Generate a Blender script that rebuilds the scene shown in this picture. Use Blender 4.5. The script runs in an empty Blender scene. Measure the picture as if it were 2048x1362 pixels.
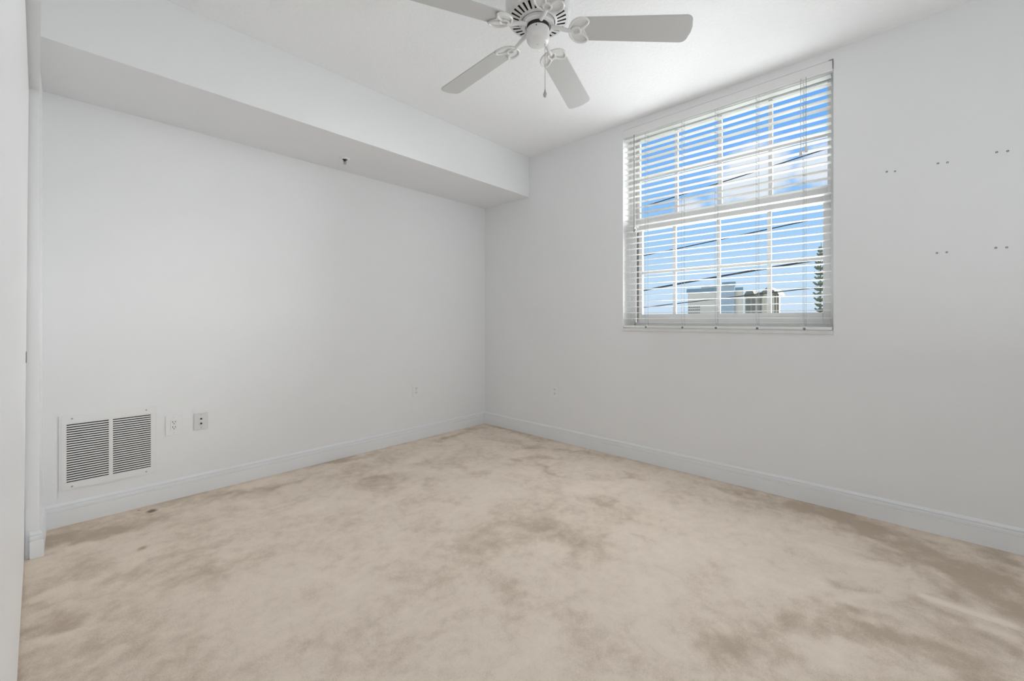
import bpy, bmesh, math, random
import numpy as np
from mathutils import Vector, Matrix

S = bpy.context.scene
COL = S.collection
PI = math.pi
R = math.radians

# ------------------------------------------------------------------ camera
cam_data = bpy.data.cameras.new('camera')
cam = bpy.data.objects.new('camera', cam_data)
COL.objects.link(cam)
cam_data.sensor_width = 36.0
cam_data.lens = 835.18 / 2048 * 36.0
cam_data.shift_y = -39.68 / 2048
cam_data.clip_start = 0.01
cam_data.clip_end = 1000
cam.location = (-3.1415, -3.3594, 1.123)
cam.rotation_euler = (R(90), 0, R(43.19 - 90))
S.camera = cam

# ------------------------------------------------------------------ sky
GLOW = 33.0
W = bpy.data.worlds.new('sky')
S.world = W
W.use_nodes = True
nt = W.node_tree
nt.nodes.clear()
def wn(t, **k):
    n = nt.nodes.new(t)
    for a, b in k.items():
        setattr(n, a, b)
    return n
wo = wn('ShaderNodeOutputWorld')
bg = wn('ShaderNodeBackground')
bg.inputs['Strength'].default_value = 1.0
tc = wn('ShaderNodeTexCoord')
sep = wn('ShaderNodeSeparateXYZ')
nt.links.new(tc.outputs['Generated'], sep.inputs[0])
rmp = wn('ShaderNodeValToRGB')
els = rmp.color_ramp.elements
els[0].position = 0.0
els[0].color = (0.70, 0.83, 0.98, 1)
els[1].position = 1.0
els[1].color = (0.05, 0.20, 0.72, 1)
for p, c in ((0.10, (0.54, 0.75, 0.99, 1)), (0.22, (0.34, 0.62, 1.0, 1)), (0.33, (0.22, 0.50, 1.0, 1)), (0.45, (0.13, 0.42, 1.0, 1))):
    e = els.new(p)
    e.color = c
nt.links.new(sep.outputs['Z'], rmp.inputs['Fac'])
# clouds: noise inside three soft banks
noi = wn('ShaderNodeTexNoise')
noi.inputs['Scale'].default_value = 9.0
noi.inputs['Detail'].default_value = 6.0
noi.inputs['Roughness'].default_value = 0.55
mp = wn('ShaderNodeMapping')
mp.inputs['Scale'].default_value = (1, 1, 1.8)
nt.links.new(tc.outputs['Generated'], mp.inputs['Vector'])
nt.links.new(mp.outputs[0], noi.inputs['Vector'])
total = None
for d, rad in (((0.934, 0.22, 0.293), 0.13), ((0.94, 0.10, 0.28), 0.10), ((0.90, 0.34, 0.24), 0.06), ((0.3, 0.7, 0.35), 0.3), ((-0.5, 0.5, 0.5), 0.5), ((0.2, -0.8, 0.4), 0.4)):
    v = Vector(d).normalized()
    ds = wn('ShaderNodeVectorMath', operation='DISTANCE')
    nt.links.new(tc.outputs['Generated'], ds.inputs[0])
    ds.inputs[1].default_value = v
    mr = wn('ShaderNodeMapRange', interpolation_type='SMOOTHSTEP')
    mr.inputs['From Min'].default_value = 0.0
    mr.inputs['From Max'].default_value = rad
    mr.inputs['To Min'].default_value = 1.0
    mr.inputs['To Max'].default_value = 0.0
    nt.links.new(ds.outputs['Value'], mr.inputs['Value'])
    if total is None:
        total = mr.outputs[0]
    else:
        ad = wn('ShaderNodeMath', operation='MAXIMUM')
        nt.links.new(total, ad.inputs[0])
        nt.links.new(mr.outputs[0], ad.inputs[1])
        total = ad.outputs[0]
ml = wn('ShaderNodeMath', operation='MULTIPLY_ADD')
nt.links.new(total, ml.inputs[0])
ml.inputs[1].default_value = 0.45
nt.links.new(noi.outputs['Fac'], ml.inputs[2])
cm = wn('ShaderNodeMapRange', interpolation_type='SMOOTHSTEP')
cm.inputs['From Min'].default_value = 0.66
cm.inputs['From Max'].default_value = 0.95
nt.links.new(ml.outputs[0], cm.inputs['Value'])
mx = wn('ShaderNodeMix', data_type='RGBA')
nt.links.new(cm.outputs[0], mx.inputs[0])
nt.links.new(rmp.outputs[0], mx.inputs[6])
mx.inputs[7].default_value = (0.86, 0.90, 0.98, 1)
# added bright sky lobe out of view on the sun side, lights the room
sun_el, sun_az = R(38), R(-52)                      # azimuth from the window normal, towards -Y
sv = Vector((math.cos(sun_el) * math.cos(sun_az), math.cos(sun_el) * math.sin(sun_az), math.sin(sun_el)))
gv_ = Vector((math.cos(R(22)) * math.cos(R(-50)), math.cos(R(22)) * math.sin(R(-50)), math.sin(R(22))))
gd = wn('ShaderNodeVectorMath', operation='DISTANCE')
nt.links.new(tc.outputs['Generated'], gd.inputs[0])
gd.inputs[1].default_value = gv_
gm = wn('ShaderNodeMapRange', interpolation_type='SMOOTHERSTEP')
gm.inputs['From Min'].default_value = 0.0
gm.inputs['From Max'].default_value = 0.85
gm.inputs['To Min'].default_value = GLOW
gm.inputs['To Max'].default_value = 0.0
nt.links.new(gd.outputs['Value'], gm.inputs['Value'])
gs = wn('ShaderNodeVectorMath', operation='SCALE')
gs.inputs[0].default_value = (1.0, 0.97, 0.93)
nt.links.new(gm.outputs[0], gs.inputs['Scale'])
hd = wn('ShaderNodeVectorMath', operation='DISTANCE')     # added unseen sky lobe behind the room, brightens the building fronts
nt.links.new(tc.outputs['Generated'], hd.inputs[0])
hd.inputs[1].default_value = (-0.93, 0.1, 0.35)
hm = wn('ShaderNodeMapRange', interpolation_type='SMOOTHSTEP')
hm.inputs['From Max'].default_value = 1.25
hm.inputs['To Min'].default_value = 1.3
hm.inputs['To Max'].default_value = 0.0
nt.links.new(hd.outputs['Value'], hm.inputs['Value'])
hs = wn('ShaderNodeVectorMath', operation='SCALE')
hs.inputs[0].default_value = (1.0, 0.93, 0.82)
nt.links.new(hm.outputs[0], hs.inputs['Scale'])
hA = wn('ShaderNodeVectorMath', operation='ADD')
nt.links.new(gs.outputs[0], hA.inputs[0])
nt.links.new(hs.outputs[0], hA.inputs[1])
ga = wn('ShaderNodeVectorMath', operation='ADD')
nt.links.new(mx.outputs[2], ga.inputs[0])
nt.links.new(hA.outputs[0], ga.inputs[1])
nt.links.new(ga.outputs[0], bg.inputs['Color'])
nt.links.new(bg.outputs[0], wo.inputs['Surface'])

# ------------------------------------------------------------------ sun and added fill lamps
def lamp(name, kind, loc, rot, energy, color=(1, 1, 1), **k):
    d = bpy.data.lights.new(name, kind)
    d.energy = energy
    d.color = color
    for a, b in k.items():
        setattr(d, a, b)
    o = bpy.data.objects.new(name, d)
    COL.objects.link(o)
    o.location = loc
    o.rotation_euler = rot
    return o
lamp('sun', 'SUN', (20, -20, 20), sv.to_track_quat('Z', 'Y').to_euler(), 5.0, (1.0, 0.96, 0.9), angle=R(0.6))
lamp('window_fill', 'AREA', (1.30, -2.36, 0.90), (R(130), 0, R(90)), 90, (0.935, 0.97, 1.0), shape='RECTANGLE', size=1.8, size_y=1.4)   # added area lamp outside, stands in for light bounced off the ground
lamp('window_inner_fill', 'AREA', (-0.04, -2.36, 1.85), (R(90), 0, R(90)), 9, (0.935, 0.97, 1.0), shape='RECTANGLE', size=1.3, size_y=1.5)  # added fill just inside the blind, standing in for window light
lamp('window_side_fill', 'AREA', (-0.25, -2.36, 1.60), (R(90), 0, R(60)), 5.5, (0.935, 0.97, 1.0), shape='RECTANGLE', size=0.8, size_y=1.2)  # added fill hung in the room, turned towards the back wall
lamp('fill_uplight', 'AREA', (-1.7, -4.1, 0.9), (R(180), 0, 0), 9, (0.935, 0.97, 1.0), shape='RECTANGLE', size=1.5, size_y=1.2)  # added fill aimed at the ceiling behind the camera; no floor lamp stands here
lamp('rear_fill', 'AREA', (-2.8, -4.6, 1.15), (R(90), 0, R(-10)), 7, (0.935, 0.97, 1.0), shape='RECTANGLE', size=0.6, size_y=2.0)  # added fill behind the camera; the rear wall has no opening

S.view_settings.view_transform = 'Standard'
S.view_settings.look = 'None'
S.view_settings.exposure = 0.0
S.view_settings.gamma = 1.0
S.view_settings.use_curve_mapping = False
S.cycles.max_bounces = 14
S.cycles.diffuse_bounces = 8
S.cycles.glossy_bounces = 4
S.cycles.transparent_max_bounces = 16
S.cycles.sample_clamp_indirect = 8.0
S.cycles.caustics_reflective = False

# ------------------------------------------------------------------ materials
def mat(name, color, rough=0.5, spec=0.5, metal=0.0, bump=None, var=None):
    """bump = (scale, strength, distance, detail); var = (scale, amount) slight tone variation"""
    m = bpy.data.materials.new(name)
    m.use_nodes = True
    t = m.node_tree
    b = t.nodes['Principled BSDF']
    b.inputs['Base Color'].default_value = (*color, 1)
    b.inputs['Roughness'].default_value = rough
    b.inputs['Specular IOR Level'].default_value = spec
    b.inputs['Metallic'].default_value = metal
    c = t.nodes.new('ShaderNodeTexCoord')
    if var:
        n = t.nodes.new('ShaderNodeTexNoise')
        n.inputs['Scale'].default_value = var[0]
        n.inputs['Detail'].default_value = 4
        t.links.new(c.outputs['Object'], n.inputs['Vector'])
        r = t.nodes.new('ShaderNodeMapRange')
        r.inputs['To Min'].default_value = 1 - var[1]
        r.inputs['To Max'].default_value = 1 + var[1]
        t.links.new(n.outputs['Fac'], r.inputs['Value'])
        v = t.nodes.new('ShaderNodeVectorMath')
        v.operation = 'SCALE'
        v.inputs[0].default_value = color
        t.links.new(r.outputs[0], v.inputs['Scale'])
        t.links.new(v.outputs[0], b.inputs['Base Color'])
    if bump:
        n = t.nodes.new('ShaderNodeTexNoise')
        n.inputs['Scale'].default_value = bump[0]
        n.inputs['Detail'].default_value = bump[3]
        t.links.new(c.outputs['Object'], n.inputs['Vector'])
        p = t.nodes.new('ShaderNodeBump')
        p.inputs['Strength'].default_value = bump[1]
        p.inputs['Distance'].default_value = bump[2]
        t.links.new(n.outputs['Fac'], p.inputs['Height'])
        t.links.new(p.outputs[0], b.inputs['Normal'])
    return m

M_wall = mat('wall_paint', (0.808, 0.815, 0.824), 0.65, 0.25, bump=(140, 0.10, 0.002, 3), var=(2.2, 0.012))
M_trim = mat('trim_paint', (0.80, 0.815, 0.83), 0.35, 0.4)
M_door = mat('door_paint', (0.93, 0.93, 0.935), 0.4, 0.4, bump=(90, 0.04, 0.001, 2))
M_plate = mat('white_plastic', (0.82, 0.82, 0.82), 0.3, 0.5)
M_insert = mat('white_device_plastic', (0.80, 0.80, 0.80), 0.35, 0.5)
M_dark = mat('dark_slot', (0.015, 0.015, 0.014), 0.7, 0.2)
M_greyplate = mat('grey_white_plastic', (0.70, 0.70, 0.70), 0.35, 0.5)
M_grille = mat('grille_enamel', (0.80, 0.80, 0.80), 0.35, 0.5)
M_screw = mat('painted_screw', (0.42, 0.42, 0.41), 0.4, 0.5, 0.3)
M_fan = mat('fan_enamel', (0.70, 0.70, 0.695), 0.28, 0.5)
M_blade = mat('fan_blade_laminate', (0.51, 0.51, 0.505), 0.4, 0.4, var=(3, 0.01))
M_fandark = mat('motor_shadow_gap', (0.05, 0.048, 0.04), 0.6, 0.3)
M_chain = mat('nickel_chain', (0.45, 0.44, 0.42), 0.3, 0.5, 0.9)
M_slat = mat('blind_slat_vinyl', (0.84, 0.83, 0.81), 0.35, 0.45)
M_rail = mat('blind_headrail_steel', (0.80, 0.80, 0.80), 0.4, 0.4)
M_cord = mat('blind_cord', (0.42, 0.42, 0.42), 0.8, 0.1)
M_bracket = mat('bracket_steel', (0.32, 0.32, 0.32), 0.4, 0.5, 0.5)
M_wand = mat('tilt_wand_plastic', (0.22, 0.22, 0.22), 0.2, 0.5)
M_vinyl = mat('window_vinyl', (0.74, 0.74, 0.74), 0.4, 0.4)
M_seal = mat('weather_seal', (0.22, 0.22, 0.22), 0.7, 0.2)
M_marble = mat('marble_sill', (0.72, 0.72, 0.715), 0.3, 0.5, var=(14, 0.12))
M_pull = mat('brushed_pull', (0.30, 0.29, 0.28), 0.35, 0.5, 0.8)
M_brass = mat('sprinkler_bronze', (0.06, 0.05, 0.04), 0.4, 0.5, 0.6)
M_hole = mat('plastic_anchor', (0.02, 0.02, 0.02), 0.7, 0.2)
M_wire = mat('wire_rubber', (0.03, 0.035, 0.04), 0.7, 0.2)

# knock-down texture of the ceiling
M_ceil = mat('ceiling_texture_paint', (0.88, 0.887, 0.895), 0.75, 0.2)
t = M_ceil.node_tree
c = t.nodes.new('ShaderNodeTexCoord')
n1 = t.nodes.new('ShaderNodeTexNoise'); n1.inputs['Scale'].default_value = 42; n1.inputs['Detail'].default_value = 5; n1.inputs['Roughness'].default_value = 0.6
n1.inputs['Distortion'].default_value = 0.6
t.links.new(c.outputs['Object'], n1.inputs['Vector'])
cr = t.nodes.new('ShaderNodeMapRange'); cr.inputs['From Min'].default_value = 0.45; cr.inputs['From Max'].default_value = 0.62
t.links.new(n1.outputs['Fac'], cr.inputs['Value'])
bp = t.nodes.new('ShaderNodeBump'); bp.inputs['Strength'].default_value = 0.35; bp.inputs['Distance'].default_value = 0.003
t.links.new(cr.outputs[0], bp.inputs['Height'])
t.links.new(bp.outputs[0], t.nodes['Principled BSDF'].inputs['Normal'])

# carpet: worn pile with soil marks (vertex attribute 'soil') and fine tuft grain
M_carpet = mat('carpet_pile', (0.5, 0.43, 0.36), 0.95, 0.05)
t = M_carpet.node_tree
b = t.nodes['Principled BSDF']
c = t.nodes.new('ShaderNodeTexCoord')
at = t.nodes.new('ShaderNodeAttribute'); at.attribute_name = 'soil'
def tn(tree, scale, detail, rough=0.5, dist=0.0):
    n = tree.nodes.new('ShaderNodeTexNoise')
    n.inputs['Scale'].default_value = scale
    n.inputs['Detail'].default_value = detail
    n.inputs['Roughness'].default_value = rough
    n.inputs['Distortion'].default_value = dist
    tree.links.new(tree.nodes['Texture Coordinate'].outputs['Object'], n.inputs['Vector'])
    return n
for n_ in t.nodes:
    if n_.type == 'TEX_COORD' and n_ is not c:
        t.nodes.remove(n_)
        break
c.name = 'Texture Coordinate'
def madd(tree, a, k, b_):
    m_ = tree.nodes.new('ShaderNodeMath'); m_.operation = 'MULTIPLY_ADD'
    tree.links.new(a, m_.inputs[0]); m_.inputs[1].default_value = k
    if isinstance(b_, (int, float)):
        m_.inputs[2].default_value = b_
    else:
        tree.links.new(b_, m_.inputs[2])
    return m_.outputs[0]
nl = tn(t, 3.6, 7, 0.62, 0.5)
nm = tn(t, 17, 6, 0.65, 0.3)
nf = tn(t, 170, 3, 0.7)
nff = tn(t, 420, 2, 0.7)
v = madd(t, nl.outputs['Fac'], 0.95, -0.57)
v = madd(t, nm.outputs['Fac'], 0.72, v)
v = madd(t, at.outputs['Fac'], 0.36, v)
v = madd(t, nf.outputs['Fac'], 0.50, v)
v = madd(t, nff.outputs['Fac'], 0.42, v)
mrg = t.nodes.new('ShaderNodeMapRange'); mrg.inputs['From Min'].default_value = 0.32; mrg.inputs['From Max'].default_value = 1.17
t.links.new(v, mrg.inputs['Value'])
rp = t.nodes.new('ShaderNodeValToRGB')
rp.color_ramp.elements[0].position = 0.0; rp.color_ramp.elements[0].color = (0.88, 0.772, 0.662, 1)
rp.color_ramp.elements[1].position = 1.0; rp.color_ramp.elements[1].color = (0.53, 0.437, 0.345, 1)
e = rp.color_ramp.elements.new(0.45); e.color = (0.79, 0.684, 0.578, 1)
t.links.new(mrg.outputs[0], rp.inputs['Fac'])
# two spilled brown spots
last = rp.outputs[0]
for px, py, rad, col in ((-2.80, -0.118, 0.05, (0.13, 0.07, 0.025, 1)), (-2.885, -0.62, 0.045, (0.36, 0.27, 0.13, 1)), (-2.85, -0.06, 0.03, (0.3, 0.2, 0.1, 1))):
    ds = t.nodes.new('ShaderNodeVectorMath'); ds.operation = 'DISTANCE'
    t.links.new(c.outputs['Object'], ds.inputs[0]); ds.inputs[1].default_value = (px, py, 0)
    w_ = madd(t, nm.outputs['Fac'], 0.06, ds.outputs['Value'])
    q = t.nodes.new('ShaderNodeMapRange'); q.interpolation_type = 'SMOOTHSTEP'
    q.inputs['From Min'].default_value = rad * 0.25 + 0.02; q.inputs['From Max'].default_value = rad + 0.02
    q.inputs['To Min'].default_value = 0.8; q.inputs['To Max'].default_value = 0.0
    t.links.new(w_, q.inputs['Value'])
    x_ = t.nodes.new('ShaderNodeMix'); x_.data_type = 'RGBA'
    t.links.new(q.outputs[0], x_.inputs[0]); t.links.new(last, x_.inputs[6]); x_.inputs[7].default_value = col
    last = x_.outputs[2]
t.links.new(last, b.inputs['Base Color'])
bp = t.nodes.new('ShaderNodeBump'); bp.inputs['Strength'].default_value = 0.5; bp.inputs['Distance'].default_value = 0.006
hb = madd(t, nm.outputs['Fac'], 0.8, nf.outputs['Fac'])
t.links.new(hb, bp.inputs['Height'])
t.links.new(bp.outputs[0], b.inputs['Normal'])

# clear pane
M_glass = bpy.data.materials.new('clear_pane')
M_glass.use_nodes = True
t = M_glass.node_tree
t.nodes.remove(t.nodes['Principled BSDF'])
tr = t.nodes.new('ShaderNodeBsdfTransparent'); tr.inputs[0].default_value = (0.96, 0.98, 0.98, 1)
gl = t.nodes.new('ShaderNodeBsdfGlossy'); gl.inputs['Roughness'].default_value = 0.02
fr = t.nodes.new('ShaderNodeFresnel'); fr.inputs['IOR'].default_value = 1.35
ms = t.nodes.new('ShaderNodeMixShader')
t.links.new(fr.outputs[0], ms.inputs[0]); t.links.new(tr.outputs[0], ms.inputs[1]); t.links.new(gl.outputs[0], ms.inputs[2])
t.links.new(ms.outputs[0], t.nodes['Material Output'].inputs[0])

# ------------------------------------------------------------------ mesh helpers
class MB:
    """collects shapes and links them as ONE mesh object"""
    def __init__(self):
        self.bm = bmesh.new()
        self.mi = 0
    def _face(self, vs):
        try:
            f = self.bm.faces.new(vs)
            f.material_index = self.mi
            return f
        except ValueError:
            return None
    def box(self, x0, x1, y0, y1, z0, z1, M=None):
        c = [(x, y, z) for x in (x0, x1) for y in (y0, y1) for z in (z0, z1)]
        vs = [self.bm.verts.new(M @ Vector(p) if M else p) for p in c]
        for f in ((0, 1, 3, 2), (4, 6, 7, 5), (0, 4, 5, 1), (2, 3, 7, 6), (0, 2, 6, 4), (1, 5, 7, 3)):
            self._face([vs[i] for i in f])
        return self
    def prism(self, pts, h0, h1, M=None):
        """polygon pts (x, y) extruded from z = h0 to h1, placed by M"""
        M = M or Matrix()
        a = [self.bm.verts.new(M @ Vector((x, y, h0))) for x, y in pts]
        b_ = [self.bm.verts.new(M @ Vector((x, y, h1))) for x, y in pts]
        n = len(pts)
        self._face(a[::-1])
        self._face(b_)
        for i in range(n):
            self._face([a[i], a[(i + 1) % n], b_[(i + 1) % n], b_[i]])
        return self
    def lathe(self, prof, n=32, M=None, mis=None):
        """prof: (r, z) along the outline, spun about Z"""
        M = M or Matrix()
        rings = []
        for r, z in prof:
            if r < 1e-6:
                rings.append([self.bm.verts.new(M @ Vector((0, 0, z)))])
            else:
                rings.append([self.bm.verts.new(M @ Vector((r * math.cos(2 * PI * i / n), r * math.sin(2 * PI * i / n), z))) for i in range(n)])
        for k in range(len(rings) - 1):
            if mis:
                self.mi = mis[k]
            A, B = rings[k], rings[k + 1]
            for i in range(n):
                j = (i + 1) % n
                if len(A) == 1 and len(B) == 1:
                    continue
                if len(A) == 1:
                    self._face([A[0], B[j], B[i]])
                elif len(B) == 1:
                    self._face([A[i], A[j], B[0]])
                else:
                    self._face([A[i], A[j], B[j], B[i]])
        return self
    def tube(self, pts, rad, n=8, closed=False, M=None):
        M = M or Matrix()
        P = [M @ Vector(p) for p in pts]
        m = len(P)
        rr = rad if isinstance(rad, (list, tuple)) else [rad] * m
        rings = []
        prev = None
        for i in range(m):
            if closed:
                d = P[(i + 1) % m] - P[(i - 1) % m]
            else:
                d = P[min(i + 1, m - 1)] - P[max(i - 1, 0)]
            d.normalize()
            if prev is None:
                u = d.orthogonal().normalized()
            else:
                u = prev - d * prev.dot(d)
                u = u.normalized() if u.length > 1e-6 else d.orthogonal().normalized()
            prev = u
            w = d.cross(u)
            rings.append([self.bm.verts.new(P[i] + (u * math.cos(2 * PI * k / n) + w * math.sin(2 * PI * k / n)) * rr[i]) for k in range(n)])
        for i in range(m if closed else m - 1):
            A, B = rings[i], rings[(i + 1) % m]
            for k in range(n):
                self._face([A[k], A[(k + 1) % n], B[(k + 1) % n], B[k]])
        if not closed:
            self._face(rings[0][::-1])
            self._face(rings[-1])
        return self
    def build(self, name, mats, parent=None, smooth=False, bevel=0.0, seg=2, loc=None):
        bmesh.ops.recalc_face_normals(self.bm, faces=self.bm.faces)
        me = bpy.data.meshes.new(name)
        self.bm.to_mesh(me)
        self.bm.free()
        for m_ in (mats if isinstance(mats, (list, tuple)) else [mats]):
            me.materials.append(m_)
        o = bpy.data.objects.new(name, me)
        COL.objects.link(o)
        if parent:
            o.parent = parent
        if loc:
            o.location = loc
        if smooth:
            me.shade_smooth()
            me.set_sharp_from_angle(angle=R(38))
        if bevel:
            bv = o.modifiers.new('bevel', 'BEVEL')
            bv.width = bevel
            bv.segments = seg
            bv.limit_method = 'ANGLE'
        return o

def empty(name, loc=(0, 0, 0), rotz=0.0):
    o = bpy.data.objects.new(name, None)
    o.empty_display_size = 0.1
    COL.objects.link(o)
    o.location = loc
    o.rotation_euler = (0, 0, rotz)
    return o
def tag(o, label, cat, group=None):
    o['label'] = label
    o['category'] = cat
    if group:
        o['group'] = group
    return o
def struct(o, label=None):
    o['kind'] = 'structure'
    if label:
        o['label'] = label
    return o

# ------------------------------------------------------------------ the room shell
ZC = 2.743          # ceiling
ZS = 2.351          # underside of the soffit
YS = -0.643         # front of the soffit
XL = -3.232         # closet wall face
YR = -4.90          # rear wall
WY0, WY1 = -3.0515, -1.667     # window opening
WZ0, WZ1 = 1.062, 2.690

# carpet as a fine grid carrying its soil marks
BL = [(-3.2, -0.21, -2.97, -0.31, 0.06, 0.9), (-3.17, -0.35, -3.08, -0.34, 0.05, 0.8), (-2.93, -0.33, -2.76, -0.29, 0.05, 0.7), (-3.21, -0.29, -3.06, -0.4, 0.03, -0.4), (-2.54, -0.1, -2.03, -0.28, 0.05, 0.75), (-2.32, -0.24, -2.16, -0.3, 0.05, 0.5), (-1.72, -0.05, -1.32, -0.11, 0.05, 0.7), (-1.73, -0.42, -1.56, -0.74, 0.1, 0.6), (-1.68, -0.62, -1.72, -0.89, 0.1, 0.5), (-1.87, -0.05, -1.55, -0.04, 0.04, 0.4), (-0.74, -0.18, -0.17, -0.11, 0.05, 0.8), (-0.04, -0.16, -0.06, -0.9, 0.06, 0.75), (-0.51, -0.87, -0.26, -0.97, 0.06, 0.6), (-0.63, -1.09, -0.4, -1.22, 0.05, 0.7), (-0.65, -1.34, -0.69, -1.53, 0.05, 0.7), (-0.21, -1.18, -0.09, -1.41, 0.05, 0.6), (-1.1, -0.78, -1.05, -1.07, 0.08, 0.5), (-1.32, -0.63, -1.2, -0.59, 0.06, 0.4), (-0.09, -1.41, -0.04, -1.71, 0.04, 0.35), (-0.34, -1.91, -0.32, -2.19, 0.07, 0.5), (-0.13, -2.46, -0.09, -2.68, 0.06, 0.6), (-0.09, -2.9, -0.12, -3.22, 0.08, 1.0), (-0.14, -3.03, -0.21, -3.21, 0.05, 0.7), (-0.28, -3.21, -0.34, -3.29, 0.05, 0.7), (-0.16, -3.27, -0.2, -3.44, 0.05, 0.6), (-0.33, -3.43, -0.38, -3.6, 0.09, 1.0), (-0.41, -3.46, -0.42, -3.71, 0.09, 1.0), (-0.56, -3.41, -0.65, -3.47, 0.05, 0.6), (-0.53, -3.55, -0.62, -3.7, 0.07, 0.9), (-0.11, -3.66, -0.13, -3.76, 0.06, 0.7), (-0.75, -3.42, -0.76, -3.65, 0.018, -2.2), (-0.49, -3.46, -0.49, -3.57, 0.02, -0.7), (-0.85, -3.56, -0.85, -3.63, 0.02, -0.8), (-0.92, -3.53, -0.92, -3.65, 0.05, 0.5), (-0.81, -3.39, -0.84, -3.53, 0.02, 0.5), (-0.93, -3.13, -0.87, -3.26, 0.04, 0.8), (-1.11, -3.13, -1.13, -3.25, 0.07, 0.7), (-1.07, -3.24, -1.08, -3.34, 0.05, 0.6), (-1.31, -3.02, -1.25, -3.16, 0.05, 0.5), (-1.58, -2.87, -1.48, -3.05, 0.08, 0.5), (-1.1, -3.32, -1.17, -3.47, 0.08, 0.5), (-1.62, -2.96, -1.51, -3.17, 0.08, 0.5), (-1.08, -3.47, -1.16, -3.57, 0.08, 0.5), (-1.41, -1.94, -1.31, -2.19, 0.12, 0.55), (-1.38, -2.18, -1.39, -2.3, 0.08, 0.5), (-1.84, -1.94, -1.89, -2.15, 0.08, 0.55), (-1.81, -1.51, -1.75, -1.76, 0.12, 0.35), (-1.34, -1.56, -1.16, -1.65, 0.09, 0.3), (-0.9, -1.93, -0.86, -2.08, 0.06, 0.45), (-1.06, -2.31, -1.14, -2.4, 0.03, 0.5), (-1.39, -2.03, -1.51, -2.23, 0.05, 0.4), (-1.09, -2.68, -1.11, -2.75, 0.03, 0.4), (-0.25, -2.82, -0.35, -2.94, 0.05, 0.4), (-2.88, -0.83, -2.71, -1.13, 0.1, 0.5), (-3.1, -0.6, -2.95, -0.87, 0.07, 0.5), (-3.24, -0.84, -3.15, -1.1, 0.05, 0.6), (-3.23, -1.08, -3.16, -1.11, 0.04, 0.6), (-3.22, -1.28, -3.11, -1.31, 0.06, 0.5), (-3.16, -1.38, -3.05, -1.51, 0.06, 0.4), (-2.69, -1.03, -2.55, -1.12, 0.08, 0.3), (-2.59, -1.83, -2.48, -1.91, 0.06, 0.35), (-2.12, -1.9, -2.01, -1.93, 0.06, 0.3), (-2.2, -1.67, -2.13, -1.8, 0.09, 0.3), (-2.51, -2.04, -2.42, -2.11, 0.06, 0.3), (-3.22, -0.76, -3.1, -0.83, 0.03, -0.7), (-3.26, -0.78, -3.18, -0.85, 0.03, -0.6), (-3.07, -0.79, -2.98, -0.73, 0.05, -0.6), (-3.21, -1.14, -3.16, -1.18, 0.03, -0.5), (-3.07, -1.42, -3.02, -1.44, 0.04, -0.4), (-2.5, -0.32, -2.32, -0.42, 0.06, -0.6), (-1.25, -0.46, -0.99, -0.36, 0.08, -0.6), (-2.13, -0.72, -1.93, -0.83, 0.1, -0.5), (-2.51, -1.39, -2.33, -1.68, 0.14, -0.5), (-1.74, -1.58, -0.99, -1.22, 0.1, -0.3), (-0.84, -1.77, -0.33, -2.05, 0.08, -0.5), (-1.27, -2.36, -0.45, -2.95, 0.18, -0.45), (-1.08, -2.86, -0.98, -3.07, 0.1, -0.5), (-0.62, -3.06, -0.59, -3.38, 0.06, -0.6), (-1.65, -2.4, -1.45, -2.57, 0.12, -0.4), (-1.53, -3.12, -1.31, -3.23, 0.07, -0.5), (-1.27, -3.42, -1.17, -3.51, 0.05, -0.5), (-1.03, -3.2, -0.76, -3.35, 0.04, -0.4), (-1.61, -2.13, -1.44, -2.12, 0.05, -0.4)]
nx, ny = 210, 300
gx = np.linspace(-3.42, 0.0, nx)
gy = np.linspace(YR - 0.1, 0.0, ny)
X, Y = np.meshgrid(gx, gy, indexing='ij')
rng = np.random.default_rng(5)
def vnoise(x, y, s, seed):
    g = np.random.default_rng(seed).random((64, 64))
    u, v_ = x * s, y * s
    i, j = np.floor(u).astype(int), np.floor(v_).astype(int)
    fu, fv = u - i, v_ - j
    fu, fv = fu * fu * (3 - 2 * fu), fv * fv * (3 - 2 * fv)
    a = g[i % 64, j % 64]; b_ = g[(i + 1) % 64, j % 64]; c_ = g[i % 64, (j + 1) % 64]; d_ = g[(i + 1) % 64, (j + 1) % 64]
    return (a * (1 - fu) + b_ * fu) * (1 - fv) + (c_ * (1 - fu) + d_ * fu) * fv
wx = X + 0.10 * (vnoise(X, Y, 9, 1) - 0.5) + 0.05 * (vnoise(X, Y, 22, 2) - 0.5)
wy = Y + 0.10 * (vnoise(X, Y, 9, 3) - 0.5) + 0.05 * (vnoise(X, Y, 22, 4) - 0.5)
soil = np.zeros_like(X)
for x0, y0, x1, y1, rad, s_ in BL:
    sx, sy = (X, Y) if rad < 0.03 else (wx, wy)
    dx, dy = x1 - x0, y1 - y0
    tt = np.clip(((sx - x0) * dx + (sy - y0) * dy) / (dx * dx + dy * dy + 1e-9), 0, 1)
    d = np.hypot(sx - x0 - tt * dx, sy - y0 - tt * dy)
    f = np.clip(1 - d / (rad * 1.7), 0, 1)
    f = f * f * (3 - 2 * f)
    soil += s_ * f
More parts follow.
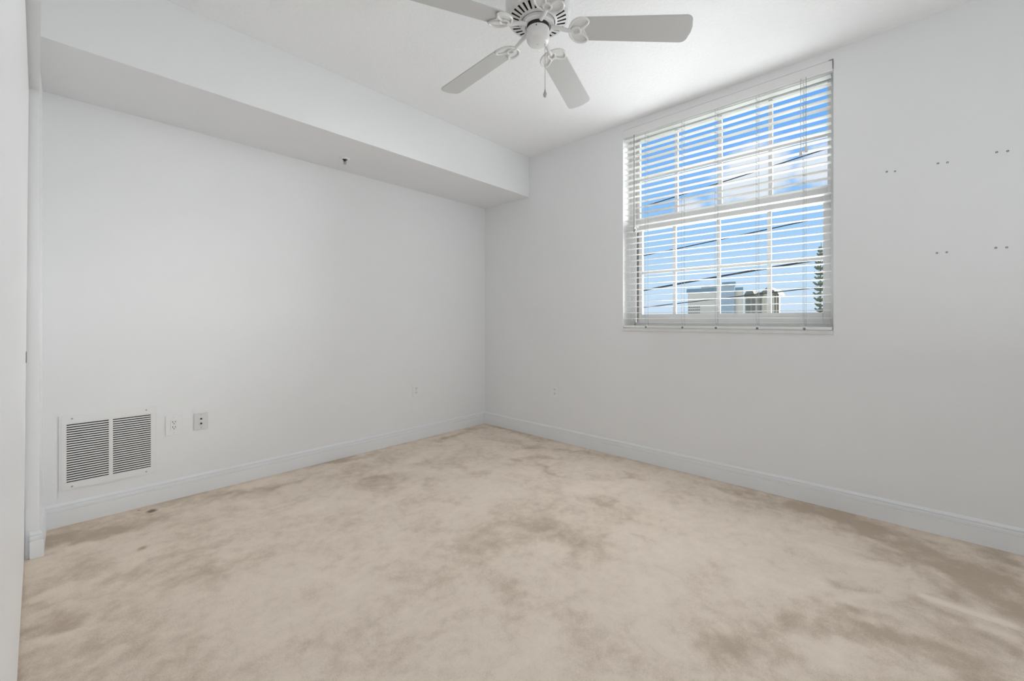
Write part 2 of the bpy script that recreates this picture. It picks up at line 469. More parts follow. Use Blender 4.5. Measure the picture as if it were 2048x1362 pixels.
for x0, y0, x1, y1, rad, s_ in ((-0.15, -2.7, -0.30, -3.9, 0.16, 0.45), (-0.45, -3.35, -0.5, -3.9, 0.25, 0.40), (-3.1, -0.15, -2.5, -0.2, 0.14, 0.40), (-1.5, -3.1, -1.0, -3.6, 0.30, 0.28), (-3.15, -0.9, -3.0, -1.6, 0.16, 0.25), (-1.9, -0.35, -1.2, -0.3, 0.16, 0.22), (-0.3, -0.3, -0.3, -1.3, 0.16, 0.20), (-1.7, -1.7, -1.0, -2.0, 0.22, 0.2)):
    dx, dy = x1 - x0, y1 - y0
    tt = np.clip(((wx - x0) * dx + (wy - y0) * dy) / (dx * dx + dy * dy + 1e-9), 0, 1)
    f = np.clip(1 - np.hypot(wx - x0 - tt * dx, wy - y0 - tt * dy) / (rad * 1.6), 0, 1)
    soil += s_ * f * f * (3 - 2 * f)
soil *= np.where(soil > 0, 0.45 + 0.7 * vnoise(X, Y, 19, 21) + 0.4 * vnoise(X, Y, 41, 22), 1.0)
# dirt line worn in along the skirting
edge = np.minimum(-X, -Y) + 0.03 * (vnoise(X, Y, 14, 7) - 0.5)
soil += 0.55 * np.clip(1 - edge / 0.07, 0, 1)
me = bpy.data.meshes.new('floor')
vid = np.arange(nx * ny).reshape(nx, ny)
faces = np.stack([vid[:-1, :-1], vid[1:, :-1], vid[1:, 1:], vid[:-1, 1:]], -1).reshape(-1, 4)
zz = 0.006 * (vnoise(X, Y, 16, 9) - 0.5) * np.clip(edge / 0.05, 0, 1)
me.from_pydata(np.stack([X, Y, zz], -1).reshape(-1, 3).tolist(), [], faces.tolist())
a_ = me.attributes.new('soil', 'FLOAT', 'POINT')
a_.data.foreach_set('value', np.clip(soil, -1.9, 1.4).astype(np.float32).ravel())
me.materials.append(M_carpet)
me.shade_smooth()
fl = bpy.data.objects.new('floor', me)
COL.objects.link(fl)
struct(fl, 'beige cut pile carpet with worn and soiled patches')

struct(MB().box(-3.6, 0.22, YR - 0.2, 0.15, ZC, ZC + 0.15).build('ceiling', M_ceil), 'white textured ceiling')
struct(MB().box(-3.6, 0.22, 0.0, 0.15, -0.05, ZC).build('wall_back', M_wall), 'long white wall with the return air grille')
w = MB()
w.box(0.0, 0.22, YR - 0.2, WY0, -0.05, ZC)
w.box(0.0, 0.22, WY1, 0.0, -0.05, ZC)
w.box(0.0, 0.22, WY0, WY1, -0.05, WZ0 - 0.022)
w.box(0.0, 0.22, WY0, WY1, WZ1, ZC)
struct(w.build('wall_right', M_wall), 'white wall with the window')
struct(MB().box(-3.6, 0.0, YS, 0.0, ZS, ZC).build('ceiling_soffit', M_wall, bevel=0.003), 'boxed-in soffit along the long white wall')
w = MB()                                                                   # closet wall: stub, header, far stub
w.box(XL - 0.045, XL, -0.355, 0.0, -0.02, ZS)
w.box(XL - 0.16, XL - 0.045, -0.33, 0.0, -0.02, ZS)
KS = 0.0354                                                               # the closet wall runs 2 degrees out of square
def wall_x(y):
    return XL + KS * (-0.355 - y)
w.prism([(XL, -0.355), (wall_x(-3.95), -3.95), (wall_x(-3.95) - 0.16, -3.95), (XL - 0.16, -0.355)], 2.218, ZC)
w.prism([(wall_x(-3.95), -3.95), (wall_x(YR), YR), (wall_x(YR) - 0.30, YR), (wall_x(-3.95) - 0.30, -3.95)], -0.02, ZC)
w.box(XL - 0.045, XL, -0.355, 0.0, ZS, ZC)
w.box(-3.75, -3.60, YR, 0.0, -0.02, ZC)                                  # back of the closet
struct(w.build('wall_left', M_wall), 'white closet wall with a wide opening')
w = MB()
w.box(-3.6, 0.0, YR - 0.15, YR, -0.02, ZC)
struct(w.build('wall_rear', M_wall), 'plain white rear wall behind the viewer')

# baseboards: one moulded profile (depth, height)
BP = [(0, 0), (0.0145, 0), (0.0145, 0.0815), (0.0098, 0.0835), (0.0098, 0.0865), (0.0140, 0.088), (0.0140, 0.1025), (0.0120, 0.1045), (0.0050, 0.1055), (0.0050, 0.1095), (0.0100, 0.1115), (0.0070, 0.1185), (0.0030, 0.124), (0, 0.1255)]
def base_run(mb, p0, p1, nrm, m0=0.0, m1=0.0):
    """profile swept from p0 to p1 on a wall whose inward normal is nrm; m = mitre (+1 outside corner, -1 inside)"""
    p0, p1, nrm = Vector((*p0, 0)), Vector((*p1, 0)), Vector((*nrm, 0))
    d = (p1 - p0).normalized()
    A = [mb.bm.verts.new(p0 + nrm * a - d * a * m0 + Vector((0, 0, h))) for a, h in BP]
    B = [mb.bm.verts.new(p1 + nrm * a + d * a * m1 + Vector((0, 0, h))) for a, h in BP]
    n = len(BP)
    mb._face(A); mb._face(B[::-1])
    for i in range(n):
        mb._face([A[i], A[(i + 1) % n], B[(i + 1) % n], B[i]])
g = MB(); base_run(g, (XL, 0), (0, 0), (0, -1), -1, -1)
struct(g.build('baseboard_back', M_trim), 'white moulded baseboard under the return air grille')
g = MB(); base_run(g, (0, 0), (0, YR), (-1, 0), -1, 0)
struct(g.build('baseboard_right', M_trim), 'white moulded baseboard under the window')
g = MB(); base_run(g, (XL, -0.355), (XL, 0), (1, 0), 1, -1); base_run(g, (XL - 0.030, -0.355), (XL, -0.355), (0, -1), 0, 1)
struct(g.build('baseboard_left', M_trim), 'short baseboard wrapping the end of the closet wall')

# closet door: a wide flush leaf hanging slightly out of line in its opening
dr = empty('door_1', (-3.279, -0.372, 0.012))
th = math.atan2(0.032, 1.0)
dr.rotation_euler = (0, R(0.38), th)
struct(dr, 'white flush closet door at the left edge')
MB().box(-0.034, 0.0, -2.40, 0.0, 0.0, 2.19).build('leaf', M_door, dr, bevel=0.002)
pl = MB().lathe([(0.0, 0.0006), (0.020, 0.0006), (0.0205, 0.0022), (0.026, 0.0026), (0.0265, 0.0)], 28, Matrix.Translation((0.0002, -0.075, 0.945)) @ Matrix.Rotation(R(90), 4, 'Y')).build('finger_pull', M_pull, dr, smooth=True)
pl['label'] = 'round metal finger pull'

# ------------------------------------------------------------------ window
wd = empty('window_1', (0.137, (WY0 + WY1) / 2, WZ0))
struct(wd, 'white single-hung window with eight panes per sash')
def wp(mb, name, m, **k):                        # window parts are written in world space
    o = mb.build(name, m, wd, **k)
    o.location = -Vector(wd.location)
    return o
fx0, fx1 = 0.137, 0.215
f = MB()
f.box(fx0, fx1, WY1 - 0.033, WY1, WZ0, WZ1)
f.box(fx0, fx0 + 0.012, WY1 - 0.046, WY1 - 0.033, WZ0, 1.90)
f.box(fx0, fx1, WY0, WY0 + 0.030, WZ0, WZ1)
f.box(fx0, fx1, WY0 + 0.030, WY1 - 0.033, WZ1 - 0.028, WZ1)
f.box(fx0, fx1, WY0 + 0.030, WY1 - 0.033, WZ0, 1.098)
f.box(fx0, fx0 + 0.008, WY0 + 0.030, WY1 - 0.033, 1.098, 1.108)
f.box(fx0 + 0.045, fx1, WY1 - 0.062, WY1 - 0.033, 1.098, 1.92)
wp(f, 'window_frame', M_vinyl, bevel=0.0015)
f = MB(); f.box(fx0 + 0.040, fx0 + 0.044, WY1 - 0.070, WY1 - 0.034, 1.10, 1.87)
wp(f, 'sash_track', M_seal)['label'] = 'dark sash track'
def sash(name, x0, x1, yl, yr, zb, zt, gl_, gr_, gb, gt, mv, mh):
    s = MB()
    s.box(x0, x1, gl_, yl, zb, zt); s.box(x0, x1, yr, gr_, zb, zt)
    s.box(x0, x1, gr_, gl_, zb, gb); s.box(x0, x1, gr_, gl_, gt, zt)
    so = wp(s, name, M_vinyl, bevel=0.002)
    mu = MB()
    xm = (x0 + x1) / 2
    for yv in mv:
        mu.box(xm - 0.009, xm + 0.009, yv - 0.0125, yv + 0.0125, gb, gt)
    mu.box(xm - 0.0088, xm + 0.0088, gr_, gl_, mh - 0.011, mh + 0.011)
    o = mu.build('muntin_grid', M_vinyl, so, bevel=0.002)
    pa = MB().box(xm - 0.0015, xm + 0.0015, gr_ - 0.004, gl_ + 0.004, gb - 0.004, gt + 0.004).build('glass_pane', M_glass, so)
    return so
sash('upper_sash', 0.180, 0.207, WY1 - 0.034, WY0 + 0.031, 1.925, WZ1 - 0.029, -1.727, -3.003, 1.977, 2.650, (-2.034, -2.361, -2.686), 2.314)
lo = sash('lower_sash', 0.143, 0.172, -1.737, WY0 + 0.031, 1.108, 1.922, -1.765, -2.984, 1.176, 1.868, (-2.033, -2.360, -2.686), 1.520)
for yy in (-1.868, -2.868):                      # sweep latches on the meeting rail
    l_ = MB()
    l_.box(0.146, 0.168, yy - 0.030, yy + 0.030, 1.922, 1.927)
    l_.lathe([(0.0, 0.006), (0.011, 0.006), (0.011, 0.016), (0.008, 0.020), (0.0, 0.020)], 16, Matrix.Translation((0.157, yy, 1.921)))
    l_.tube([(0.152, yy, 1.938), (0.140, yy + 0.022, 1.938), (0.136, yy + 0.036, 1.937)], [0.005, 0.004, 0.003], 8)
    wp(l_, 'sash_latch', M_plate, smooth=True)
s = MB()
s.box(-0.010, fx0 + 0.002, WY0 + 0.0005, WY1 - 0.0005, WZ0 - 0.022, WZ0)
wp(s, 'window_sill', M_marble, bevel=0.002)['label'] = 'thin marble sill'

# ------------------------------------------------------------------ venetian blind
bl = tag(empty('venetian_blind', (0.03, (WY0 + WY1) / 2, WZ0)), 'white horizontal slat blind hanging open in the window', 'window blind')
BO = Vector(bl.location)
def bp_(mb, name, m, parent=None, **k):
    o = mb.build(name, m, parent or bl, **k)
    if not parent:
        o.location = -BO
    return o
by0, by1 = WY0 + 0.014, WY1 - 0.009
hr = MB()                                         # U-shaped steel headrail
hr.box(-0.002, 0.000, WY0 + 0.002, WY1 - 0.002, 2.634, 2.688)
hr.box(0.000, 0.052, WY0 + 0.002, WY1 - 0.002, 2.634, 2.636)
hr.box(0.052, 0.054, WY0 + 0.002, WY1 - 0.002, 2.634, 2.688)
bp_(hr, 'headrail', M_rail, bevel=0.0006)
lp = MB().box(-0.006, 0.010, WY0 + 0.003, WY1 - 0.003, 2.621, 2.634)
bp_(lp, 'headrail_lip', M_plate, bevel=0.002)
for yy, sgn in ((WY0 + 0.004, 1), (WY1 - 0.004, -1)):
    k = MB()
    k.box(-0.0045, -0.002, yy - 0.002, yy + 0.002, 2.630, 2.692)
    k.box(-0.0045, -0.002, min(yy, yy + sgn * 0.018), max(yy, yy + sgn * 0.018), 2.686, 2.691)
    bp_(k, 'mounting_bracket', M_bracket if sgn > 0 else M_rail)
slat_pts = []
sw, st = 0.0255, 0.0014
prof = [(-sw, 0.0), (-sw * 0.5, 0.0016), (0, 0.0022), (sw * 0.5, 0.0016), (sw, 0.0)]
ring = [(a, h + st) for a, h in prof] + [(a, h - st) for a, h in prof[::-1]]
sm = MB()
sm.prism(ring, by0, by1, Matrix(((1, 0, 0, 0), (0, 0, 1, 0), (0, 1, 0, 0), (0, 0, 0, 1))))
slat0 = sm.build('slat', M_slat, bl, smooth=True)
NS, Z0, DZ = 32, 2.606, 0.0473
rnd = random.Random(3)
for i in range(NS):
    o = slat0 if i == 0 else slat0.copy()
    if i:
        COL.objects.link(o)
        o.parent = bl
    o.location = Vector((0.030, 0, Z0 - DZ * i)) - BO
    o.rotation_euler = (R(rnd.uniform(-0.03, 0.03)), R(rnd.uniform(-2.0, 1.0)), 0)
rb = MB()
rb.prism([(-0.0255, -0.009), (0.0255, -0.009), (0.0265, -0.004), (0.0265, 0.004), (0.022, 0.0085), (-0.022, 0.0085), (-0.0265, 0.004), (-0.0265, -0.004)], by0 - 0.008, by1 + 0.004, Matrix(((1, 0, 0, 0.030), (0, 0, 1, 0), (0, 1, 0, 1.0755), (0, 0, 0, 1))))
bp_(rb, 'bottom_rail', M_slat, bevel=0.001)
LY = (-1.858, -2.146, -2.382, -2.640, -2.900)
for yy in LY:
    k = MB()
    for xx, dy in ((0.0035, 0.010), (0.0565, 0.010)):
        k.tube([(xx, yy, 2.634), (xx, yy, 1.135), (xx + (0.010 if xx < 0.03 else -0.010), yy - 0.008, 1.085)], 0.0009, 5)
    for i in range(NS):                          # rungs under each slat
        z = Z0 - DZ * i - 0.0022
        k.box(0.004, 0.056, yy - 0.0007, yy + 0.0007, z - 0.0006, z)
    k.tube([(0.030, yy - 0.012, 2.634), (0.030, yy - 0.012, 1.085)], 0.0008, 5)
    bp_(k, 'ladder_cord', M_cord)
    pg = MB().lathe([(0, 0.004), (0.007, 0.003), (0.012, 0.0), (0.0, 0.0)], 14, Matrix.Translation((0.012, yy - 0.008, 1.0845)))
    bp_(pg, 'cord_plug', M_plate, smooth=True)
    bt = MB().lathe([(0, 0.003), (0.006, 0.002), (0.008, 0.0), (0.0, 0.0)], 12, Matrix.Translation((0.0033, yy - 0.006, 1.0715)) @ Matrix.Rotation(R(-90), 4, 'Y'))
    bp_(bt, 'rail_button', M_seal, smooth=True)
wn_ = MB().tube([(-0.012, -1.772, 2.622), (-0.012, -1.772, 1.86), (-0.012, -1.772, 1.845), (-0.012, -1.772, 1.838)], [0.0028, 0.0028, 0.005, 0.004], 8)
bp_(wn_, 'tilt_wand', M_wand, smooth=True)['label'] = 'dark grey tilt wand'
for yy, zb in ((-2.890, 2.20), (-2.918, 2.215)):
    k = MB().tube([(-0.012, yy, 2.630), (-0.013, yy + 0.001, 2.4), (-0.012, yy, zb)], 0.0011, 5)
    ck = bp_(k, 'lift_cord', M_wand)
    ts = MB().lathe([(0, 0.006), (0.003, 0.004), (0.0045, -0.010), (0.009, -0.040), (0.0085, -0.050), (0, -0.052)], 12, Matrix.Translation((-0.012, yy, zb)))
    ts.build('tassel', M_greyplate, ck, smooth=True)

# ------------------------------------------------------------------ return air grille
gv = tag(empty('air_return_grille', (-2.968, 0, 0.394)), 'white two-column louvred return air grille low on the wall', 'air vent')
gw, gh = 0.205, 0.206
fr_ = MB()
def ring_plate(mb, w_, h_, holes, y0, y1):
    """flat plate in XZ with rectangular holes side by side (x0, x1), common z range"""
    xs = [-w_] + [v_ for h in holes for v_ in h[:2]] + [w_]
    z0_, z1_ = holes[0][2], holes[0][3]
    mb.box(-w_, w_, y0, y1, z1_, h_)
    mb.box(-w_, w_, y0, y1, -h_, z0_)
    for a, b_ in zip(xs[0::2], xs[1::2]):
        mb.box(a, b_, y0, y1, z0_, z1_)
HL = (-0.176, -0.0085, -0.162, 0.164)
HR = (0.0085, 0.186 - 0.010, -0.162, 0.164)
ring_plate(fr_, gw - 0.008, gh - 0.008, [HL, HR], -0.0075, -0.003)
fr_.prism([(-gw, -gh), (gw, -gh), (gw, gh), (-gw, gh)], 0.0, 0.0)if False else None
for a in ((-gw, -gw + 0.010, -gh, gh), (gw - 0.010, gw, -gh, gh), (-gw + 0.010, gw - 0.010, gh - 0.010, gh), (-gw + 0.010, gw - 0.010, -gh, -gh + 0.010)):
    fr_.box(a[0], a[1], -0.0055, 0.0, a[2], a[3])
fr_.build('grille_frame', M_grille, gv, bevel=0.0012)
MB().box(-0.19, 0.19, -0.0012, -0.0002, -0.175, 0.175).build('duct_opening', M_dark, gv)['label'] = 'dark duct behind the louvres'
for H in (HL, HR):
    lv = MB()
    nlv = 25
    dz_ = (H[3] - H[2]) / nlv
    for i in range(nlv):
        z = H[2] + dz_ * i
        lv.prism([(-0.0072, z + 0.0056), (-0.0076, z + 0.0062), (-0.0076, z + dz_ - 0.0004), (-0.0066, z + dz_), (-0.0060, z + dz_), (-0.0064, z + 0.0056)], H[0], H[1], Matrix(((0, 0, 1, 0), (1, 0, 0, 0), (0, 1, 0, 0), (0, 0, 0, 1))))
    lv.build('louvre_bank', M_grille, gv)
for sx in (-1, 1):
    for sz in (-1, 1):
        q = MB().lathe([(0, 0.0018), (0.003, 0.0014), (0.0045, 0.0), (0, 0.0)], 12, Matrix.Translation((sx * 0.155, -0.0075, sz * 0.187)) @ Matrix.Rotation(R(90), 4, 'X'))
        q.build('screw', M_screw, gv, smooth=True)

# ------------------------------------------------------------------ wall plates
def plate_pts(w_, h_, r_):
    p = []
    for cx_, cz_, a0 in ((w_ - r_, h_ - r_, 0), (-w_ + r_, h_ - r_, 90), (-w_ + r_, -h_ + r_, 180), (w_ - r_, -h_ + r_, 270)):
        for k in range(5):
            a = R(a0 + 22.5 * k)
            p.append((cx_ + r_ * math.cos(a), cz_ + r_ * math.sin(a)))
    return p
def face_y(mb, pts, d0, d1, M=None):              # outline in XZ, thickness towards the room (-Y)
    T = Matrix(((1, 0, 0, 0), (0, 0, -1, 0), (0, 1, 0, 0), (0, 0, 0, 1)))
    mb.prism(pts, d0, d1, (M or Matrix()) @ T)
def outlet(label, loc, rotz, decora, w_=0.0385, h_=0.061, group='wall outlets'):
    t_ = tag(empty('wall_outlet', loc, rotz), label, 'outlet', group)
    pm = MB(); face_y(pm, plate_pts(w_, h_, 0.004), 0.0, 0.0055)
    pm.build('cover_plate', M_plate, t_, bevel=0.0018)
    if decora:
        rc = MB(); face_y(rc, plate_pts(0.0168, 0.0335, 0.002), 0.0, 0.0072)
        halves = [(rc.build('receptacle', M_insert, t_, bevel=0.0008), 0.0160), None]
        halves[1] = (halves[0][0], -0.0160)
    else:
        halves = []
        for s_ in (1, -1):
            rc = MB(); face_y(rc, plate_pts(0.0172, 0.0142, 0.010), 0.0, 0.0070, Matrix.Translation((0, 0, s_ * 0.0195)))
            halves.append((rc.build('receptacle', M_insert, t_, bevel=0.0008), s_ * 0.0195))
    for ro, zc_ in halves:
        dk = MB()
        for sx, hh in ((-0.0064, 0.0046), (0.0064, 0.0038)):
            face_y(dk, plate_pts(0.0014, hh, 0.0005), 0.0, 0.0076, Matrix.Translation((sx, 0, zc_ + 0.0045)))
        face_y(dk, plate_pts(0.0026, 0.0026, 0.0024), 0.0, 0.0076, Matrix.Translation((0, 0, zc_ - 0.0068)))
        dk.build('plug_slots', M_dark, ro)['label'] = 'dark plug slots'
    for zc_ in ((-0.048, 0.048) if decora else (0.0,)):
        MB().lathe([(0, 0.0012), (0.0022, 0.001), (0.003, 0.0), (0, 0)], 10, Matrix.Translation((0, -0.0055, zc_)) @ Matrix.Rotation(R(90), 4, 'X')).build('screw', M_greyplate, t_, smooth=True)
    return t_
outlet('white rectangular duplex outlet on the long wall beside the air grille', (-2.6805, 0, 0.465), 0, True, 0.041, 0.063)
outlet('small white outlet on the long wall near the far corner', (-0.887, 0, 0.463), 0, False, 0.040, 0.060)
outlet('white outlet low on the window wall right of the far corner', (0, -0.966, 0.456), R(-90), False, 0.040, 0.060)
ph = tag(empty('cable_wall_plate', (-2.541, 0, 0.466)), 'grey-white wall plate with two black jacks beside the duplex outlet', 'wall plate')
pm = MB(); face_y(pm, plate_pts(0.0375, 0.0545, 0.004), 0.0, 0.0055)
pm.build('cover_plate', M_greyplate, ph, bevel=0.0018)
for zc_ in (-0.0155, 0.0155):
    jk = MB()
    jk.lathe([(0, 0.0085), (0.0035, 0.0085), (0.0052, 0.0075), (0.0056, 0.0)], 6, Matrix.Translation((0, -0.0050, zc_)) @ Matrix.Rotation(R(90), 4, 'X'))
    jk.build('jack', M_dark, ph)
for zc_ in (-0.042, 0.042):
    MB().lathe([(0, 0.0012), (0.0022, 0.001), (0.003, 0.0), (0, 0)], 10, Matrix.Translation((0, -0.0055, zc_)) @ Matrix.Rotation(R(90), 4, 'X')).build('screw', M_screw, ph, smooth=True)

# screw anchors left in the window wall
AN = [(-3.2889, 1.957, 'left hole of the pair nearest the blind on the window wall'),
      (-3.3230, 1.951, 'right hole of the pair nearest the blind on the window wall'),
      (-3.4900, 1.952, 'left hole of the middle upper pair right of the window'),
      (-3.5247, 1.948, 'right hole of the middle upper pair right of the window'),
      (-3.6932, 1.955, 'left hole of the upper pair at the right picture edge'),
      (-3.7285, 1.951, 'right hole of the upper pair at the right picture edge'),
      (-3.4863, 1.480, 'left hole of the lower pair nearer the window'),
      (-3.5220, 1.480, 'right hole of the lower pair nearer the window'),
      (-3.6903, 1.483, 'left hole of the lower pair at the right picture edge'),
      (-3.7253, 1.481, 'right hole of the lower pair at the right picture edge')]
for yy, zz_, lb in AN:
    k = MB().lathe([(0, -0.004), (0.0022, -0.004), (0.0028, 0.0012), (0.0042, 0.0010), (0.0046, 0.0)], 12, Matrix.Translation((0.0, yy, zz_)) @ Matrix.Rotation(R(-90), 4, 'Y'))
    tag(k.build('wall_anchor', M_hole, smooth=True), 'small dark screw anchor, ' + lb, 'wall anchor', 'screw anchors in the window wall')

# sprinkler under the soffit
sp = tag(empty('fire_sprinkler', (-1.702, -0.2705, ZS)), 'pendent fire sprinkler with a white ring under the soffit', 'sprinkler')
MB().lathe([(0.016, -0.001), (0.022, -0.010), (0.030, -0.009), (0.036, -0.003), (0.037, 0.0)], 28).build('escutcheon', M_plate, sp, smooth=True)
k = MB(); k.lathe([(0.0, 0.0), (0.015, 0.0), (0.015, -0.010), (0.009, -0.014), (0.009, -0.020), (0, -0.020)], 18)
for s_ in (-1, 1):
    k.tube([(s_ * 0.008, 0, -0.016), (s_ * 0.010, 0, -0.028), (s_ * 0.004, 0, -0.040)], 0.0016, 6)
k.tube([(0, 0, -0.018), (0, 0, -0.040)], 0.0022, 8)
k.build('sprinkler_body', M_brass, sp, smooth=True)
MB().lathe([(0, -0.039), (0.012, -0.040), (0.012, -0.042), (0, -0.042)], 16).build('deflector', M_chain, sp, smooth=True)

# ------------------------------------------------------------------ ceiling fan
FX, FY = -1.685, -2.153
fan = tag(empty('ceiling_fan', (FX, FY, ZC)), 'white five-blade ceiling fan with a hanging pull chain', 'ceiling fan')
def fz(z):
    return z - ZC
MB().lathe([(0.0, 0.0), (0.070, 0.0), (0.072, -0.010), (0.062, -0.040), (0.045, -0.050), (0.020, -0.054), (0.020, -0.10), (0, -0.10)], 40).build('canopy', M_fan, fan, smooth=True)
mh = MB()
zb_ = fz(2.470)                                   # underside of the motor
mh.lathe([(0.0, fz(2.655)), (0.030, fz(2.655)), (0.040, fz(2.645)), (0.100, fz(2.632)), (0.128, fz(2.618)), (0.142, fz(2.595)), (0.147, fz(2.570)), (0.147, fz(2.515)), (0.144, fz(2.497)), (0.137, fz(2.484))], 60)
NV = 30
r0, r1, r2, r3 = 0.082, 0.0875, 0.1265, 0.137
def under(r):
    return fz(2.470) + (r - 0.082) / (0.137 - 0.082) * 0.014
def pv(r, a, up=0.0):
    return mh.bm.verts.new((r * math.cos(a), r * math.sin(a), under(r) + up))
for i in range(NV):
    a0, a1, a2 = 2 * PI * i / NV, 2 * PI * (i + 0.60) / NV, 2 * PI * (i + 1) / NV
    mh.mi = 0
    for ra, rb_, aa, ab in ((r0, r1, a0, a1), (r0, r1, a1, a2), (r1, r2, a0, a1), (r2, r3, a0, a1), (r2, r3, a1, a2)):
        mh._face([pv(ra, aa), pv(rb_, aa), pv(rb_, ab), pv(ra, ab)])
    # open cooling slot between a1 and a2
    lo_ = [pv(r1, a1), pv(r2, a1), pv(r2, a2), pv(r1, a2)]
    mh.mi = 1
    hi_ = [pv(r1, a1, 0.02), pv(r2, a1, 0.02), pv(r2, a2, 0.02), pv(r1, a2, 0.02)]
    for q in range(4):
        mh._face([lo_[q], lo_[(q + 1) % 4], hi_[(q + 1) % 4], hi_[q]])
    mh._face(hi_)
mh.mi = 0
mh.lathe([(0.082, fz(2.470)), (0.080, fz(2.466)), (0.077, fz(2.466)), (0.076, fz(2.474)), (0, fz(2.474))], 60, mis=[0, 0, 1, 1])
bmesh.ops.remove_doubles(mh.bm, verts=mh.bm.verts, dist=1e-5)
mh.build('motor_housing', [M_fan, M_fandark], fan, smooth=True)
MB().lathe([(0, fz(2.474)), (0.074, fz(2.474)), (0.0745, fz(2.452)), (0.071, fz(2.448)), (0.058, fz(2.446)), (0.057, fz(2.452)), (0, fz(2.452))], 48).build('flywheel', M_fan, fan, smooth=True)
MB().lathe([(0, fz(2.452)), (0.050, fz(2.452)), (0.050, fz(2.436)), (0, fz(2.436))], 40).build('switch_gap', M_fandark, fan)['label'] = 'dark gap above the switch cup'
sc = MB()
sc.lathe([(0.0, fz(2.438)), (0.047, fz(2.438)), (0.052, fz(2.434)), (0.0525, fz(2.405)), (0.0525, fz(2.400)), (0.0515, fz(2.398)), (0.050, fz(2.388)), (0.045, fz(2.379)), (0.036, fz(2.374)), (0.0, fz(2.372))], 48)
sc_o = sc.build('switch_housing', M_fan, fan, smooth=True)
MB().lathe([(0, 0.0), (0.0028, -0.0004), (0.003, -0.002), (0, -0.003)], 10, Matrix.Translation((0.0, 0.0, fz(2.371)))).build('screw', M_fan, sc_o, smooth=True)
hk = MB(); hk.tube([(0.0525 * math.cos(3.7), 0.0525 * math.sin(3.7), fz(2.424)), (0.0540 * math.cos(3.7), 0.0540 * math.sin(3.7), fz(2.424))], 0.0028, 10)
hk.build('reverse_switch', M_fandark, sc_o)
# blade outline along +X
def blade_outline():
    p = []
    root, tip, wr, wt = 0.155, 0.664, 0.058, 0.067
    # root end: rounded
    for k in range(9):
        a = R(90 + 22.5 * k)
        p.append((root + 0.055 + 0.055 * math.cos(a), wr * math.sin(a)))
    rc_ = 0.030
    for k in range(7):
        a = R(-90 + 15 * k)
        p.append((tip - rc_ - 0.006 + rc_ * math.cos(a), -wt + rc_ + rc_ * math.sin(a)))
    p.append((tip, -0.015)); p.append((tip, 0.015))
    for k in range(7):
        a = R(0 + 15 * k)
        p.append((tip - rc_ - 0.006 + rc_ * math.cos(a), wt - rc_ + rc_ * math.sin(a)))
    return p
PITCH = R(-12)
ZB = fz(2.426)
SAG = (5.6, 2.9, 2.5, 3.9, 3.9)                      # each blade hangs a little below level
for i in range(5):
    ang = R(-54.8 + 72 * i)
    T = Matrix.Rotation(ang, 4, 'Z') @ Matrix.Translation((0.143, 0, ZB)) @ Matrix.Rotation(R(SAG[i]), 4, 'Y') @ Matrix.Translation((-0.143, 0, 0)) @ Matrix.Rotation(PITCH, 4, 'X')
    MB().prism(blade_outline(), 0.0, 0.006, T).build('blade', M_blade, fan, bevel=0.0015)
    ir = MB()
    TZ = Matrix.Rotation(ang, 4, 'Z')
    hub_z = fz(2.444)
    P0 = T.inverted() @ (TZ @ Vector((0.062, 0, hub_z)))
    P1 = T.inverted() @ (TZ @ Vector((0.092, 0, hub_z - 0.007)))
    P2 = T.inverted() @ (TZ @ Vector((0.120, 0, hub_z - 0.018)))
    ir.tube([P0, P1, P2, (0.142, 0, -0.008), (0.158, 0, -0.006)], [0.010, 0.0095, 0.0088, 0.009, 0.010], 10, M=T)
    def q_(x):                                     # iron pattern drawn from r = 0.196 on, set closer to the hub
        return 0.142 + (x - 0.196) * 0.86
    web = []
    for k in range(13):
        a = PI / 2 + PI * k / 12
        web.append((q_(0.252 + 0.056 * math.cos(a)), 0.0615 * math.sin(a)))
    web += [(q_(x), y) for x, y in ((0.285, -0.058), (0.292, -0.040), (0.282, -0.018), (0.272, 0.0), (0.282, 0.018), (0.292, 0.040), (0.285, 0.058))]
    ir.prism(web, -0.004, -0.0005, T)
    # raised outer rim, the two lobes and the centre ring
    rim = []
    for k in range(17):
        a = PI / 2 + PI * k / 16
        rim.append((q_(0.254 + 0.058 * math.cos(a)), 0.062 * math.sin(a), -0.006))
    left = [(q_(x), y, -0.006) for x, y in ((0.270, 0.061), (0.284, 0.056), (0.291, 0.047), (0.288, 0.036), (0.276, 0.024), (0.262, 0.014), (0.246, 0.010))]
    loop = left[::-1] + rim + [(x, -y, z) for x, y, z in left]
    ir.tube(loop, 0.0055, 8, M=T)
    cen = [(q_(0.229 + 0.024 * math.cos(2 * PI * k / 16)), 0.017 * math.sin(2 * PI * k / 16), -0.007) for k in range(16)]
    ir.tube(cen, 0.0052, 8, closed=True, M=T)
    io = ir.build('blade_iron', M_fan, fan, smooth=True)
pc = MB()
cx_, cy_ = 0.0219, -0.0233
pc.tube([(cx_, cy_, fz(2.378)), (cx_, cy_, fz(2.165))], 0.0013, 6)
pco = pc.build('pull_chain', M_chain, fan)
pn = MB().lathe([(0, 0.005), (0.0018, 0.002), (0.004, -0.010), (0.0082, -0.020), (0.0085, -0.026), (0.005, -0.034), (0, -0.036)], 16, Matrix.Translation((cx_, cy_, fz(2.168))))
pn.build('pendant', M_chain, pco, smooth=True)['label'] = 'teardrop pendant'

